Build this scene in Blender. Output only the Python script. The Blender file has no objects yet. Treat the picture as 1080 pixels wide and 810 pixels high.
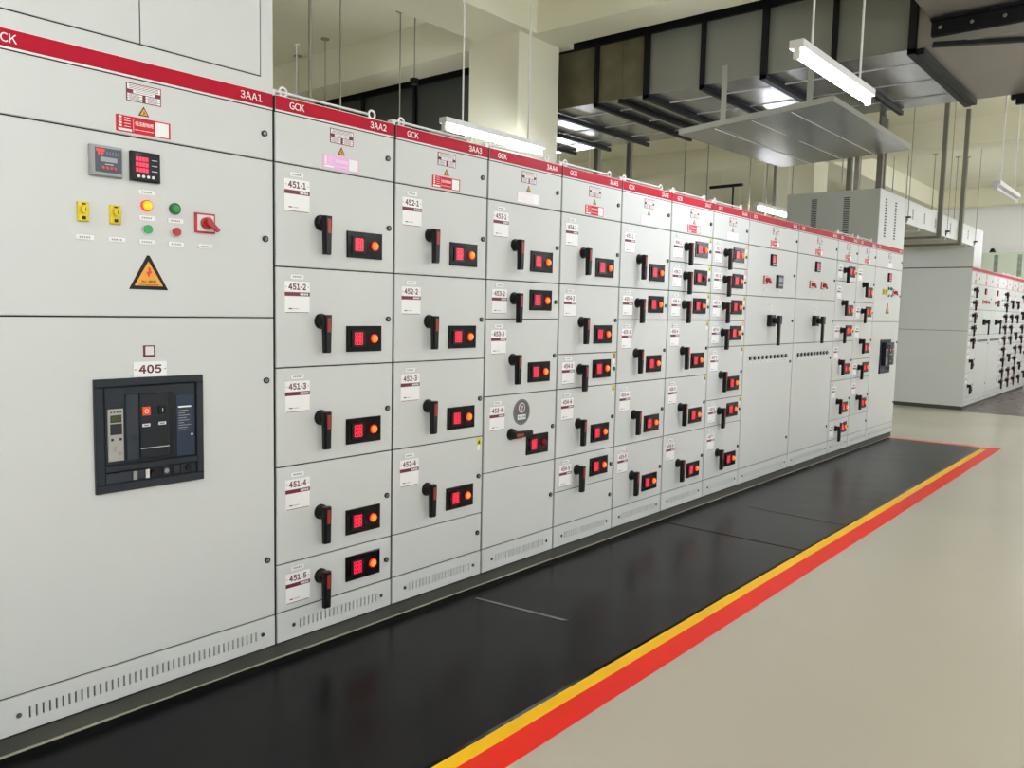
import bpy, math, random
from mathutils import Matrix, Vector
random.seed(7)
scene = bpy.context.scene
col = scene.collection

# ------------------------------------------------------------------ camera
CAM = Vector((2.6998, 0.0, 1.3960))
FPX = 868.32                      # focal length in pixels of a 1080 x 810 frame
YAW, PITCH, ROLL = 0.694512, 0.0913646, 0.0219025
_f = Vector((-math.sin(YAW) * math.cos(PITCH), math.cos(YAW) * math.cos(PITCH), -math.sin(PITCH)))
_r0 = Vector((math.cos(YAW), math.sin(YAW), 0))
_u0 = _r0.cross(_f)
RGT = _r0 * math.cos(ROLL) + _u0 * math.sin(ROLL)
UPV = _u0 * math.cos(ROLL) - _r0 * math.sin(ROLL)
cam_data = bpy.data.cameras.new('camera')
cam_data.sensor_width = 36.0
cam_data.lens = FPX / 1080.0 * 36.0
cam_data.clip_start = 0.05
cam = bpy.data.objects.new('camera', cam_data)
col.objects.link(cam)
M = Matrix((RGT, UPV, -_f)).transposed().to_4x4()
M.translation = CAM
cam.matrix_world = M
scene.camera = cam


def at(px, py, axis, val):
    """the point where the ray through pixel (px, py) meets the plane axis = val"""
    d = _f + RGT * ((px - 540) / FPX) + UPV * ((405 - py) / FPX)
    t = (val - CAM[axis]) / d[axis]
    return CAM + d * t


# ------------------------------------------------------------------ world, exposure
world = bpy.data.worlds.new('world')
scene.world = world
world.use_nodes = True
world.node_tree.nodes['Background'].inputs[0].default_value = (0.9, 0.95, 1.0, 1)
world.node_tree.nodes['Background'].inputs[1].default_value = 0.05
scene.view_settings.view_transform = 'Standard'
scene.view_settings.look = 'None'
scene.view_settings.exposure = 1.28
scene.view_settings.gamma = 1.0
scene.view_settings.use_curve_mapping = False
try:
    scene.cycles.max_bounces = 8
    scene.cycles.diffuse_bounces = 5
    scene.cycles.glossy_bounces = 4
    scene.cycles.sample_clamp_indirect = 6.0
    scene.cycles.caustics_reflective = False
    scene.cycles.caustics_refractive = False
except Exception:
    pass
TUBE = 56.0                       # emission of every lit fluorescent tube


# ------------------------------------------------------------------ materials
def lin(c):
    return tuple(((v / 255.0) / 12.92 if v / 255.0 <= 0.04045 else ((v / 255.0 + 0.055) / 1.055) ** 2.4) for v in c) + (1.0,)


MATS = {}


def mat(name, rgb, rough=0.5, metal=0.0, var=0.0, vscale=6.0, bump=0.0, bscale=200.0, emit=None, estr=0.0,
        spec=0.5, rvar=0.0, stretch=None, coat=0.0):
    m = bpy.data.materials.new(name)
    m.use_nodes = True
    nt = m.node_tree
    b = nt.nodes['Principled BSDF']
    b.inputs['Base Color'].default_value = lin(rgb)
    b.inputs['Roughness'].default_value = rough
    b.inputs['Metallic'].default_value = metal
    b.inputs['Specular IOR Level'].default_value = spec
    if coat:
        b.inputs['Coat Weight'].default_value = coat
        b.inputs['Coat Roughness'].default_value = 0.08
    if emit:
        b.inputs['Emission Color'].default_value = lin(emit)
        b.inputs['Emission Strength'].default_value = estr
    co = nt.nodes.new('ShaderNodeTexCoord')
    src = co.outputs['Object']
    if stretch:
        mp = nt.nodes.new('ShaderNodeMapping')
        mp.inputs['Scale'].default_value = stretch
        nt.links.new(src, mp.inputs['Vector'])
        src = mp.outputs['Vector']
    if var > 0 or rvar > 0:
        n = nt.nodes.new('ShaderNodeTexNoise')
        n.inputs['Scale'].default_value = vscale
        n.inputs['Detail'].default_value = 5
        nt.links.new(src, n.inputs['Vector'])
        if var > 0:
            rp = nt.nodes.new('ShaderNodeValToRGB')
            a = lin(rgb)
            rp.color_ramp.elements[0].position = 0.3
            rp.color_ramp.elements[1].position = 0.7
            rp.color_ramp.elements[0].color = tuple(v * (1 - var) for v in a[:3]) + (1,)
            rp.color_ramp.elements[1].color = tuple(min(1, v * (1 + var)) for v in a[:3]) + (1,)
            nt.links.new(n.outputs['Fac'], rp.inputs['Fac'])
            nt.links.new(rp.outputs['Color'], b.inputs['Base Color'])
        if rvar > 0:
            mr = nt.nodes.new('ShaderNodeMapRange')
            mr.inputs['From Min'].default_value = 0.3
            mr.inputs['From Max'].default_value = 0.7
            mr.inputs['To Min'].default_value = max(0.02, rough - rvar)
            mr.inputs['To Max'].default_value = rough + rvar
            nt.links.new(n.outputs['Fac'], mr.inputs['Value'])
            nt.links.new(mr.outputs['Result'], b.inputs['Roughness'])
    if bump > 0:
        n2 = nt.nodes.new('ShaderNodeTexNoise')
        n2.inputs['Scale'].default_value = bscale
        n2.inputs['Detail'].default_value = 3
        nt.links.new(src, n2.inputs['Vector'])
        bp = nt.nodes.new('ShaderNodeBump')
        bp.inputs['Strength'].default_value = bump
        bp.inputs['Distance'].default_value = 0.01
        nt.links.new(n2.outputs['Fac'], bp.inputs['Height'])
        nt.links.new(bp.outputs['Normal'], b.inputs['Normal'])
    MATS[name] = m
    return m


mat('paint', (207, 210, 206), 0.45, spec=0.3, var=0.015, vscale=1.5, bump=0.015, bscale=400)
mat('seam', (24, 25, 24), 0.8)
mat('band', (172, 10, 40), 0.45, spec=0.15)
mat('white', (240, 240, 238), 0.45)
mat('pale', (222, 223, 220), 0.5)
mat('darkred', (104, 22, 34), 0.45)
mat('numred', (96, 12, 22), 0.45)
mat('greytext', (150, 148, 148), 0.5)
mat('black', (9, 9, 10), 0.42, spec=0.3)
mat('blackgloss', (7, 5, 6), 0.15, spec=0.2)
mat('handle', (13, 14, 16), 0.4, spec=0.3)
mat('handleinsert', (158, 44, 32), 0.4)
mat('bezel', (34, 16, 20), 0.35, spec=0.2)
mat('digit', (200, 10, 40), 0.4, emit=(255, 30, 70), estr=0.75)
mat('digitglass', (90, 6, 18), 0.25, emit=(200, 10, 34), estr=0.1)
mat('lampon', (150, 40, 6), 0.3, emit=(255, 118, 34), estr=0.85)
mat('lampring', (160, 24, 16), 0.35, emit=(255, 30, 14), estr=0.3)
mat('lampoff', (130, 14, 22), 0.25)
mat('lamphot', (200, 120, 10), 0.3, emit=(255, 165, 24), estr=0.7)
mat('chrome', (170, 170, 170), 0.25, metal=1.0)
mat('lockcore', (150, 150, 148), 0.4, metal=0.6)
mat('slate', (34, 40, 46), 0.42, spec=0.3)
mat('slate2', (24, 30, 37), 0.4, spec=0.3)
mat('slateblue', (38, 52, 70), 0.35, spec=0.3)
mat('slatelight', (44, 50, 58), 0.45, spec=0.3)
mat('beige', (168, 164, 154), 0.5)
mat('lcd', (66, 74, 40), 0.25)
mat('lcdgrey', (150, 158, 160), 0.25)
mat('orange', (216, 74, 34), 0.4, emit=(216, 70, 30), estr=0.12)
mat('meterblue', (48, 54, 68), 0.3)
mat('meterframe', (150, 154, 152), 0.35)
mat('logored', (222, 62, 50), 0.4)
mat('yellow', (222, 196, 24), 0.45)
mat('yellowtri', (230, 160, 40), 0.45)
mat('green', (40, 150, 74), 0.35, emit=(40, 160, 80), estr=0.06)
mat('greendark', (30, 70, 44), 0.35)
mat('redbtn', (178, 34, 38), 0.35)
mat('signred', (200, 16, 34), 0.4, spec=0.25)
mat('signpink', (236, 178, 226), 0.35)
mat('signpinkpale', (240, 214, 226), 0.35)
mat('signwhite', (238, 228, 232), 0.35)
mat('stickyellow', (214, 208, 40), 0.45)
mat('stickbrown', (170, 122, 60), 0.5)
mat('stickpink', (226, 178, 160), 0.5)
mat('disc', (92, 94, 94), 0.45)
mat('baseiron', (66, 66, 60), 0.6, var=0.18, vscale=5, bump=0.05, bscale=60)
mat('floorpaint', (188, 182, 164), 0.24, var=0.02, vscale=0.7, rvar=0.03, bump=0.02, bscale=3)
mat('rubber', (13, 13, 14), 0.25, spec=0.12, var=0.2, vscale=1.5)
mat('rubberbrown', (84, 68, 62), 0.3, var=0.1, vscale=2, rvar=0.06)
mat('scuff', (92, 98, 98), 0.5)
mat('tapeyellow', (254, 198, 0), 0.4, spec=0.2, var=0.03, vscale=5)
mat('tapered', (236, 36, 14), 0.4, spec=0.2, var=0.04, vscale=5)
mat('plaster', (224, 221, 197), 0.8, var=0.03, vscale=0.8, bump=0.03, bscale=30)
mat('wallwhite', (242, 242, 240), 0.75, var=0.02, vscale=0.8)
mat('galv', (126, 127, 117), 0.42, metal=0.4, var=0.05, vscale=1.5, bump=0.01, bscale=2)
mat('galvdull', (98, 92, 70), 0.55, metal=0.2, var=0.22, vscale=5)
mat('galvdarkshade', (74, 77, 74), 0.45, metal=0.4, var=0.1, vscale=2)
mat('foil', (190, 192, 198), 0.22, metal=0.85, var=0.1, vscale=2, bump=0.4, bscale=2.4, stretch=(1.8, 0.6, 1))
mat('ductbeige', (150, 146, 136), 0.4, metal=0.35, var=0.06, vscale=1.5, bump=0.03, bscale=2)
mat('iron', (9, 11, 13), 0.5, spec=0.25)
mat('galvbar', (150, 150, 140), 0.45, metal=0.4)
mat('postgrey', (120, 118, 106), 0.5, metal=0.3)
mat('steelrod', (150, 146, 130), 0.45, metal=0.5)
mat('fixture', (226, 226, 222), 0.4)
mat('tubelit', (255, 255, 255), 0.4, emit=(243, 246, 255), estr=TUBE)
mat('tubeoff', (226, 228, 228), 0.25)
mat('boxgrey', (190, 192, 180), 0.45, var=0.02, vscale=2)
mat('boxgreen', (196, 206, 186), 0.5)
mat('slotdark', (40, 42, 40), 0.8)

# ------------------------------------------------------------------ lettering (vector outlines of the built-in font)
GLYPH = {}


def one_glyph(ch, bold):
    """outline of one character, left edge at x = 0, font units of one em"""
    if (ch, bold) in GLYPH:
        return GLYPH[(ch, bold)]
    wide = chr(ord(ch) + 0xFEE0) if ch.isalnum() and ord(ch) < 128 else ch
    cu = bpy.data.curves.new('t', 'FONT')
    cu.body = wide
    cu.size = 1.0
    cu.offset = bold
    cu.resolution_u = 3
    ob = bpy.data.objects.new('t', cu)
    col.objects.link(ob)
    dg = bpy.context.evaluated_depsgraph_get()
    me = bpy.data.meshes.new_from_object(ob.evaluated_get(dg))
    vs = [(v.co.x, v.co.y) for v in me.vertices]
    fs = [tuple(p.vertices) for p in me.polygons]
    bpy.data.objects.remove(ob)
    bpy.data.curves.remove(cu)
    bpy.data.meshes.remove(me)
    x0 = min(v[0] for v in vs)
    w = max(v[0] for v in vs) - x0
    GLYPH[(ch, bold)] = ([(v[0] - x0, v[1]) for v in vs], fs, w)
    return GLYPH[(ch, bold)]


def glyphs(s, bold=0.0, cell=0.6):
    """string laid out in equal cells and normalised to a unit box"""
    k = (s, bold, cell)
    if k in GLYPH:
        return GLYPH[k]
    V, F, x = [], [], 0.0
    for ch in s:
        if ch == '-':
            vs, fs, w = [(0, 0.24), (0.3, 0.24), (0.3, 0.37), (0, 0.37)], [(0, 1, 2, 3)], 0.3
            adv = 0.38
        else:
            vs, fs, w = one_glyph(ch, bold)
            adv = max(cell, w + 0.06)
        o = len(V)
        dx = x + (adv - w) / 2
        V += [(v[0] + dx, v[1]) for v in vs]
        F += [tuple(i + o for i in f) for f in fs]
        x += adv
    y0 = min(v[1] for v in V)
    y1 = max(v[1] for v in V)
    GLYPH[k] = ([(v[0] / x, (v[1] - y0) / (y1 - y0)) for v in V], F)
    return GLYPH[k]


COUNTS = {2: 5, 3: 4, 4: 4, 5: 5, 6: 5, 7: 6, 8: 7}
for _c in range(1, 14):
    glyphs('3AA%d' % _c, 0.01)
for _c, _n in COUNTS.items():
    for _k in range(_n):
        glyphs('%d-%d' % (449 + _c, _k + 1), 0.04)
for _s in ('GCK',):
    glyphs(_s, 0.01)
glyphs('405', 0.04)
glyphs('低压配电柜', 0.01)
glyphs('当心触电', 0.01)
glyphs('禁止合闸', 0.01)


# ------------------------------------------------------------------ mesh builder
class MB:
    def __init__(self):
        self.v = []
        self.f = []
        self.m = []
        self.s = []

    def add(self, vs, fs, m, smooth=False):
        o = len(self.v)
        self.v += [tuple(v) for v in vs]
        for f in fs:
            self.f.append(tuple(i + o for i in f))
            self.m.append(m)
            self.s.append(smooth)
        return self

    def box(self, x0, x1, y0, y1, z0, z1, m):
        vs = [(x, y, z) for x in (x0, x1) for y in (y0, y1) for z in (z0, z1)]
        return self.add(vs, [(0, 1, 3, 2), (4, 6, 7, 5), (0, 4, 5, 1), (2, 3, 7, 6), (0, 2, 6, 4), (1, 5, 7, 3)], m)

    def cbox(self, x0, x1, y0, y1, z0, z1, m, c=0.002):
        """box whose +x face has chamfered edges"""
        def ring(x, d):
            return [(x, y0 + d, z0 + d), (x, y1 - d, z0 + d), (x, y1 - d, z1 - d), (x, y0 + d, z1 - d)]
        vs = ring(x0, 0) + ring(x1 - c, 0) + ring(x1, c)
        fs = [(3, 2, 1, 0), (8, 9, 10, 11)]
        for a in (0, 4):
            for i in range(4):
                j = (i + 1) % 4
                fs.append((a + i, a + j, a + j + 4, a + i + 4))
        return self.add(vs, fs, m)

    def quad(self, x, y0, y1, z0, z1, m):
        return self.add([(x, y0, z0), (x, y1, z0), (x, y1, z1), (x, y0, z1)], [(0, 1, 2, 3)], m)

    def poly(self, x0, x1, pts, m):
        """prism from a y,z outline (counter-clockwise seen from +x)"""
        n = len(pts)
        vs = [(x0, p[0], p[1]) for p in pts] + [(x1, p[0], p[1]) for p in pts]
        fs = [tuple(range(n, 2 * n)), tuple(reversed(range(n)))]
        for i in range(n):
            j = (i + 1) % n
            fs.append((i, j, n + j, n + i))
        return self.add(vs, fs, m)

    def cyl(self, p0, p1, r0, m, n=16, r1=None, smooth=True):
        r1 = r0 if r1 is None else r1
        a, b = Vector(p0), Vector(p1)
        d = (b - a).normalized()
        t = Vector((0, 0, 1)) if abs(d.z) < 0.9 else Vector((1, 0, 0))
        e1 = d.cross(t).normalized()
        e2 = d.cross(e1)
        vs = []
        for c, r in ((a, r0), (b, r1)):
            for i in range(n):
                w = 2 * math.pi * i / n
                vs.append(c + e1 * (r * math.cos(w)) + e2 * (r * math.sin(w)))
        o = [(i, (i + 1) % n, n + (i + 1) % n, n + i) for i in range(n)]
        self.add(vs, o, m, smooth)
        self.add(vs, [tuple(reversed(range(n))), tuple(range(n, 2 * n))], m)
        return self

    def dome(self, p, r, h, m, n=16, k=4):
        """dome bulging along +x"""
        vs = []
        for j in range(k):
            w = 0.5 * math.pi * j / k
            for i in range(n):
                a = 2 * math.pi * i / n
                vs.append((p[0] + h * math.sin(w), p[1] + r * math.cos(w) * math.cos(a), p[2] + r * math.cos(w) * math.sin(a)))
        vs.append((p[0] + h, p[1], p[2]))
        fs = []
        for j in range(k - 1):
            for i in range(n):
                a, b = j * n + i, j * n + (i + 1) % n
                fs.append((a, b, b + n, a + n))
        for i in range(n):
            fs.append(((k - 1) * n + i, (k - 1) * n + (i + 1) % n, k * n))
        return self.add(vs, fs, m, True)

    def torus(self, c, axis, R, r, m, n=20, k=8):
        ax = Vector(axis).normalized()
        t = Vector((0, 0, 1)) if abs(ax.z) < 0.9 else Vector((1, 0, 0))
        e1 = ax.cross(t).normalized()
        e2 = ax.cross(e1)
        vs = []
        for i in range(n):
            a = 2 * math.pi * i / n
            d = e1 * math.cos(a) + e2 * math.sin(a)
            for j in range(k):
                b = 2 * math.pi * j / k
                vs.append(Vector(c) + d * (R + r * math.cos(b)) + ax * (r * math.sin(b)))
        fs = [(i * k + j, ((i + 1) % n) * k + j, ((i + 1) % n) * k + (j + 1) % k, i * k + (j + 1) % k) for i in range(n) for j in range(k)]
        return self.add(vs, fs, m, True)

    def bar(self, a, b, w, h, m):
        """rectangular bar from a to b, w wide horizontally, h high"""
        a, b = Vector(a), Vector(b)
        d = (b - a).normalized()
        t = Vector((0, 0, 1)) if abs(d.z) < 0.9 else Vector((1, 0, 0))
        e1 = d.cross(t).normalized() * (w / 2)
        e2 = e1.cross(d).normalized() * (h / 2)
        vs = [c + s * e1 + q * e2 for c in (a, b) for s, q in ((-1, -1), (1, -1), (1, 1), (-1, 1))]
        return self.add(vs, [(0, 3, 2, 1), (4, 5, 6, 7), (0, 1, 5, 4), (1, 2, 6, 5), (2, 3, 7, 6), (3, 0, 4, 7)], m)

    def text(self, s, x, y0, z0, w, h, m, bold=0.01):
        vs, fs = glyphs(s, bold)
        return self.add([(x, y0 + p[0] * w, z0 + p[1] * h) for p in vs], fs, m)

    def mesh(self, name):
        me = bpy.data.meshes.new(name)
        me.from_pydata(self.v, [], self.f)
        names = []
        for k in self.m:
            if k not in names:
                names.append(k)
        for k in names:
            me.materials.append(MATS[k])
        idx = {k: i for i, k in enumerate(names)}
        me.polygons.foreach_set('material_index', [idx[k] for k in self.m])
        me.polygons.foreach_set('use_smooth', self.s)
        me.update()
        return me

    def build(self, name, parent=None, loc=(0, 0, 0)):
        return link(name, self.mesh(name), parent, loc)


def link(name, me, parent=None, loc=(0, 0, 0)):
    o = bpy.data.objects.new(name, me)
    col.objects.link(o)
    o.location = loc
    if parent is not None:
        o.parent = parent
    return o


CACHE = {}


def part(name, key, parent, loc, fn):
    """a part whose mesh data is shared by every alike piece"""
    if key not in CACHE:
        b = MB()
        fn(b)
        CACHE[key] = b.mesh(name)
    return link(name, CACHE[key], parent, loc)


def tag(o, label, cat, group=None, kind=None):
    o['label'] = label
    o['category'] = cat
    if group:
        o['group'] = group
    if kind:
        o['kind'] = kind
    return o


def thing(name, label, cat, loc=(0, 0, 0), group=None):
    o = bpy.data.objects.new(name, None)
    o.empty_display_size = 0.1
    col.objects.link(o)
    o.location = loc
    return tag(o, label, cat, group)


def struct(name, b, label=None, cat=None):
    o = b.build(name)
    o['kind'] = 'structure'
    if label:
        o['label'] = label
        o['category'] = cat
    return o


# ------------------------------------------------------------------ the hall
X0, X1, Y0, Y1, HC = -9.0, 8.0, -7.0, 21.2, 4.25
struct('floor', MB().box(X0, X1, Y0, Y1, -0.1, 0, 'floorpaint'), 'glossy pale grey painted concrete floor', 'floor')
struct('ceiling', MB().box(X0, X1, Y0, Y1, HC, HC + 0.15, 'plaster'), 'cream plastered ceiling slab above the beams', 'ceiling')
struct('wall_far', MB().box(X0, X1, Y1, Y1 + 0.2, -0.1, HC + 0.15, 'wallwhite'), 'white painted end wall behind the far row', 'wall')
struct('wall_left', MB().box(X0 - 0.2, X0, Y0, Y1, -0.1, HC + 0.15, 'plaster'), 'cream wall behind the hanging ducts', 'wall')
struct('wall_right', MB().box(X1, X1 + 0.2, Y0, Y1, -0.1, HC + 0.15, 'wallwhite'), 'white side wall of the hall', 'wall')
struct('wall_near', MB().box(X0, X1, Y0 - 0.2, Y0, -0.1, HC + 0.15, 'wallwhite'), 'white wall at the near end of the hall', 'wall')
BEAMZ = 3.87
COLY = (5.85, 13.2, 20.5)
for i, y in enumerate(COLY):
    struct('column', MB().box(-2.78, -2.18, y, y + 0.6, 0, HC, 'plaster'),
           ('square cream concrete column behind the cabinets, nearest one', 'square cream concrete column beyond the metal tray, middle one',
            'square cream concrete column at the far end wall')[i], 'column')
    struct('ceiling_beam', MB().box(X0, X1, y + 0.15, y + 0.57, BEAMZ, HC, 'plaster'),
           ('cream cross beam in front of the metal duct', 'cream cross beam seen under the duct, further back',
            'cream cross beam above the white end wall')[i], 'beam')
struct('ceiling_beam', MB().box(-2.7, -2.1, Y0, Y1, BEAMZ + 0.002, HC, 'plaster'), 'cream beam running over the columns along the cabinet row', 'beam')

# floor covering: black mats and the painted stripes
def sx(y):
    return 1.004 - 0.0044 * (y - 1.69)


def strip(b, y0, y1, xa, xb, z0, z1, m):
    vs = [(xa(y0), y0), (xb(y0), y0), (xb(y1), y1), (xa(y1), y1)]
    n = 4
    b.add([(p[0], p[1], z0) for p in vs] + [(p[0], p[1], z1) for p in vs],
          [(3, 2, 1, 0), (4, 5, 6, 7), (0, 1, 5, 4), (1, 2, 6, 5), (2, 3, 7, 6), (3, 0, 4, 7)], m)
    return b


def mat_thing(y0, y1, label):
    b = MB()
    n = 24
    vs, fs = [], []
    rnd = random.Random(int(y0 * 10) + 50)
    for i in range(n + 1):
        y = y0 + (y1 - y0) * i / n
        xl = 0.004 + rnd.uniform(-0.003, 0.003)
        xr = sx(y)
        for k, x in enumerate((xl, xl + 0.012, xl + 0.3, xr - 0.3, xr - 0.01, xr)):
            h = 0.001 if k in (0, 5) else 0.0065 + rnd.uniform(-0.0008, 0.0008)
            vs.append((x, y, h))
    for i in range(n):
        for k in range(5):
            a = i * 6 + k
            fs.append((a, a + 1, a + 7, a + 6))
    b.add(vs, fs, 'rubber')
    strip(b, y0, y1, lambda y: 0.012, lambda y: sx(y) - 0.006, 0.0, 0.003, 'rubber')
    return tag(b.build('rubber_mat'), label, 'mat', 'black insulating mats')


m1 = mat_thing(-1.5, 4.772, 'long black rubber mat nearest the camera below cabinets 3AA1 to 3AA6')
mat_thing(4.786, 10.02, 'black rubber mat beyond the crosswise joint, below the far cabinets')
MB().add([(0.12, 2.85, 0.0078), (0.125, 2.87, 0.0078), (0.62, 2.935, 0.0078), (0.60, 2.91, 0.0078)], [(0, 3, 2, 1)], 'scuff').build('scuff_mark', m1)
# a shallow fold across the second mat
fold = MB()
for k in range(1):
    vs = []
    for i in range(13):
        x = 0.28 + 0.68 * i / 12
        y = 5.616 - 0.04 * i / 12
        vs += [(x, y - 0.03, 0.006), (x, y, 0.0105), (x, y + 0.03, 0.006)]
    fs = []
    for i in range(12):
        a = i * 3
        fs += [(a, a + 3, a + 4, a + 1), (a + 1, a + 4, a + 5, a + 2)]
    fold.add(vs, fs, 'rubber', True)
fold.build('fold', [o for o in col.objects if o.name.startswith('rubber_mat')][1])
tag(strip(MB(), -1.5, 9.975, lambda y: sx(y) + 0.002, lambda y: sx(y) + 0.058, 0, 0.0025, 'tapeyellow').build('floor_stripe'),
    'narrow yellow stripe along the edge of the black mats', 'stripe')
tag(strip(MB(), -1.5, 10.2, lambda y: sx(y) + 0.0582, lambda y: sx(y) + 0.168, 0, 0.0022, 'tapered').build('floor_stripe'),
    'broad red stripe on the floor outside the yellow stripe', 'stripe')
tag(MB().box(0.02, 1.02, 10.05, 10.13, 0, 0.002, 'tapered').build('floor_stripe'), 'short red stripe across the far end of the black mats', 'stripe')
tag(MB().box(0.03, 1.3, 13.86, 21.0, 0, 0.005, 'rubberbrown').build('rubber_mat'), 'brownish mat in front of the far cabinet row', 'mat')


# ------------------------------------------------------------------ switchgear cabinets
ZT, ZS, MOD = 2.165, 1.923, 0.1935
SIDE, GAP = 0.006, 0.0025


def door(parent, W, z0, z1, name='door', hole=None):
    def fn(b):
        b.cbox(-0.008, 0, SIDE, W - SIDE, GAP, (z1 - z0) - GAP, 'paint', 0.002)
    return part(name, ('door', round(W, 3), round(z1 - z0, 4)), parent, (0, 0, z0), fn)


def lock(parent, y, z):
    def fn(b):
        b.cyl((0, 0, 0), (0.007, 0, 0), 0.0115, 'black', 14)
        b.cyl((0.007, 0, 0), (0.0078, 0, 0), 0.0065, 'lockcore', 10)
        b.box(0.0078, 0.0083, -0.0015, 0.0015, -0.005, 0.005, 'black')
    return part('lock', 'lock', parent, (0, y, z), fn)


def number_label(parent, y, z, txt):
    """z is the top edge of the label"""
    key = ('label', txt)

    def fn(b):
        w, h = 0.115, 0.122
        b.box(0, 0.002, 0, w, -h, 0, 'white')
        x = 0.0024
        if txt:
            b.text(txt, x, 0.016, -0.033, 0.083, 0.025, 'numred', 0.04)
            b.box(0.002, 0.0025, 0.005, 0.009, -0.0225, -0.02, 'numred')
            b.box(0.002, 0.0025, 0.106, 0.110, -0.0225, -0.02, 'numred')
        else:
            for k in range(4):
                b.box(0.002, 0.0025, 0.02 + k * 0.021, 0.034 + k * 0.021, -0.03, -0.012, 'greytext')
        b.box(0.002, 0.0027, 0, w, -0.056, -0.041, 'darkred')
        for k in range(4):
            b.box(0.0027, 0.003, 0.07 + k * 0.01, 0.0775 + k * 0.01, -0.0525, -0.0445, 'pale')
        b.box(0.002, 0.0025, 0.018, 0.034, -0.107, -0.103, 'numred')
        b.box(0.002, 0.0025, 0.038, 0.064, -0.106, -0.104, 'greytext')
        b.box(0.002, 0.0025, 0.004, 0.111, -0.121, -0.1185, 'darkred')
    part('number_label', key, parent, (0, y, z), fn)


def tag_strip(parent, y, z, w=0.06, h=0.016):
    def fn(b):
        b.box(0, 0.004, -w / 2, w / 2, -h / 2, h / 2, 'white')
        for k in range(5):
            b.box(0.004, 0.0043, -w * 0.32 + k * w * 0.13, -w * 0.32 + k * w * 0.13 + w * 0.09, -h * 0.2, h * 0.2, 'greytext')
    return part('name_strip', ('strip', w, h), parent, (0, y, z), fn)


def rotary(parent, y, z, horizontal=False, redlever=False):
    def knob(b):
        b.cyl((0, 0, 0), (0.006, 0, 0), 0.031, 'handle', 24)
        b.cyl((0.006, 0, 0), (0.030, 0, 0), 0.027, 'handle', 24, 0.022)

    def lever(b):
        pts = [(-0.015, -0.125), (0.015, -0.125), (0.019, 0.0), (0.019, 0.026), (-0.019, 0.026), (-0.019, 0.0)]
        b.poly(0.030, 0.048, [(p[0] * 0.92, p[1]) for p in pts], 'handle')
        b.poly(0.048, 0.054, [(p[0] * 0.72, p[1] * 0.96) for p in pts], 'handle')

    def insert(b):
        b.box(0.054, 0.0565, -0.0075, 0.0075, -0.042, 0.014, 'handleinsert')
    part('switch_knob', 'knob', parent, (0, y, z), knob)
    l = part('switch_lever', 'lever', parent, (0, y, z), lever)
    i = part('lever_insert', 'linsert', parent, (0, y, z), insert)
    if horizontal:
        for o in (l, i):
            o.rotation_euler = (math.radians(90), 0, 0)


def display(parent, y, z, lit=True, w=0.186, h=0.107):
    """z is the top edge"""
    def panel(b):
        b.cbox(0, 0.008, 0, w, -h, 0, 'blackgloss', 0.002)

    def meter(b):
        b.box(0, 0.004, -0.036, 0.036, -0.034, 0.034, 'bezel')
        b.box(0.004, 0.0045, -0.024, 0.023, -0.025, 0.026, 'digitglass')
        rnd = random.Random(3)
        for r_ in range(3):
            zc = 0.018 - r_ * 0.0175
            for d in range(3):
                yc = -0.0145 + d * 0.014
                segs = [(-0.005, 0.005, 0.0055, 0.0075), (-0.005, 0.005, -0.0075, -0.0055), (-0.0062, -0.0042, -0.0065, 0.0065), (0.0042, 0.0062, -0.0065, 0.0065)]
                for s in segs:
                    b.box(0.0045, 0.0049, yc + s[0], yc + s[1], zc + s[2], zc + s[3], 'digit')
    part('display_panel', ('panel', w, h), parent, (0, y, z), panel)
    part('meter', 'meter', parent, (0.008, y + 0.058, z - h * 0.5), meter)

    def lamp(b):
        b.cyl((0, 0, 0), (0.006, 0, 0), 0.019, 'lampring' if lit else 'lampoff', 18)
        b.dome((0.006, 0, 0), 0.0145, 0.011, 'lampon' if lit else 'lampoff', 16)
    part('indicator_lamp', ('lamp', lit), parent, (0.008, y + 0.142, z - h * 0.5), lamp)


def sticker(parent, y, z, m):
    def fn(b):
        b.box(0, 0.001, 0, 0.03, -0.034, 0, m)
        if m == 'stickyellow':
            b.poly(0.001, 0.0014, [(0.006, -0.028), (0.024, -0.028), (0.015, -0.009)], 'black')
        b.box(0, 0.001, 0.003, 0.02, -0.062, -0.036, 'white')
    part('sticker', ('stick', m), parent, (0, y, z), fn)


def rating_plate(parent, y, z):
    def fn(b):
        w, h = 0.115, 0.057
        b.box(0, 0.002, 0, w, -h, 0, 'darkred')
        b.box(0.002, 0.0023, 0.003, w - 0.003, -0.020, -0.003, 'white')
        for k in range(3):
            zz = -0.006 - k * 0.0048
            b.box(0.0023, 0.0025, 0.008, 0.106, zz - 0.0012, zz + 0.0006, 'numred')
        b.box(0.002, 0.0023, 0.022, w - 0.022, -0.031, -0.0215, 'white')
        b.box(0.0023, 0.0025, 0.028, w - 0.028, -0.027, -0.0255, 'numred')
        for s in (0, 1):
            a = 0.003 if s == 0 else 0.063
            for k in range(3):
                zz = -0.0335 - k * 0.0075
                b.box(0.002, 0.0023, a, a + 0.049, zz - 0.0058, zz, 'white')
                b.box(0.0023, 0.0025, a + 0.006, a + 0.04, zz - 0.0035, zz - 0.002, 'numred')
    part('rating_plate', 'rating', parent, (0, y, z), fn)


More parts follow.
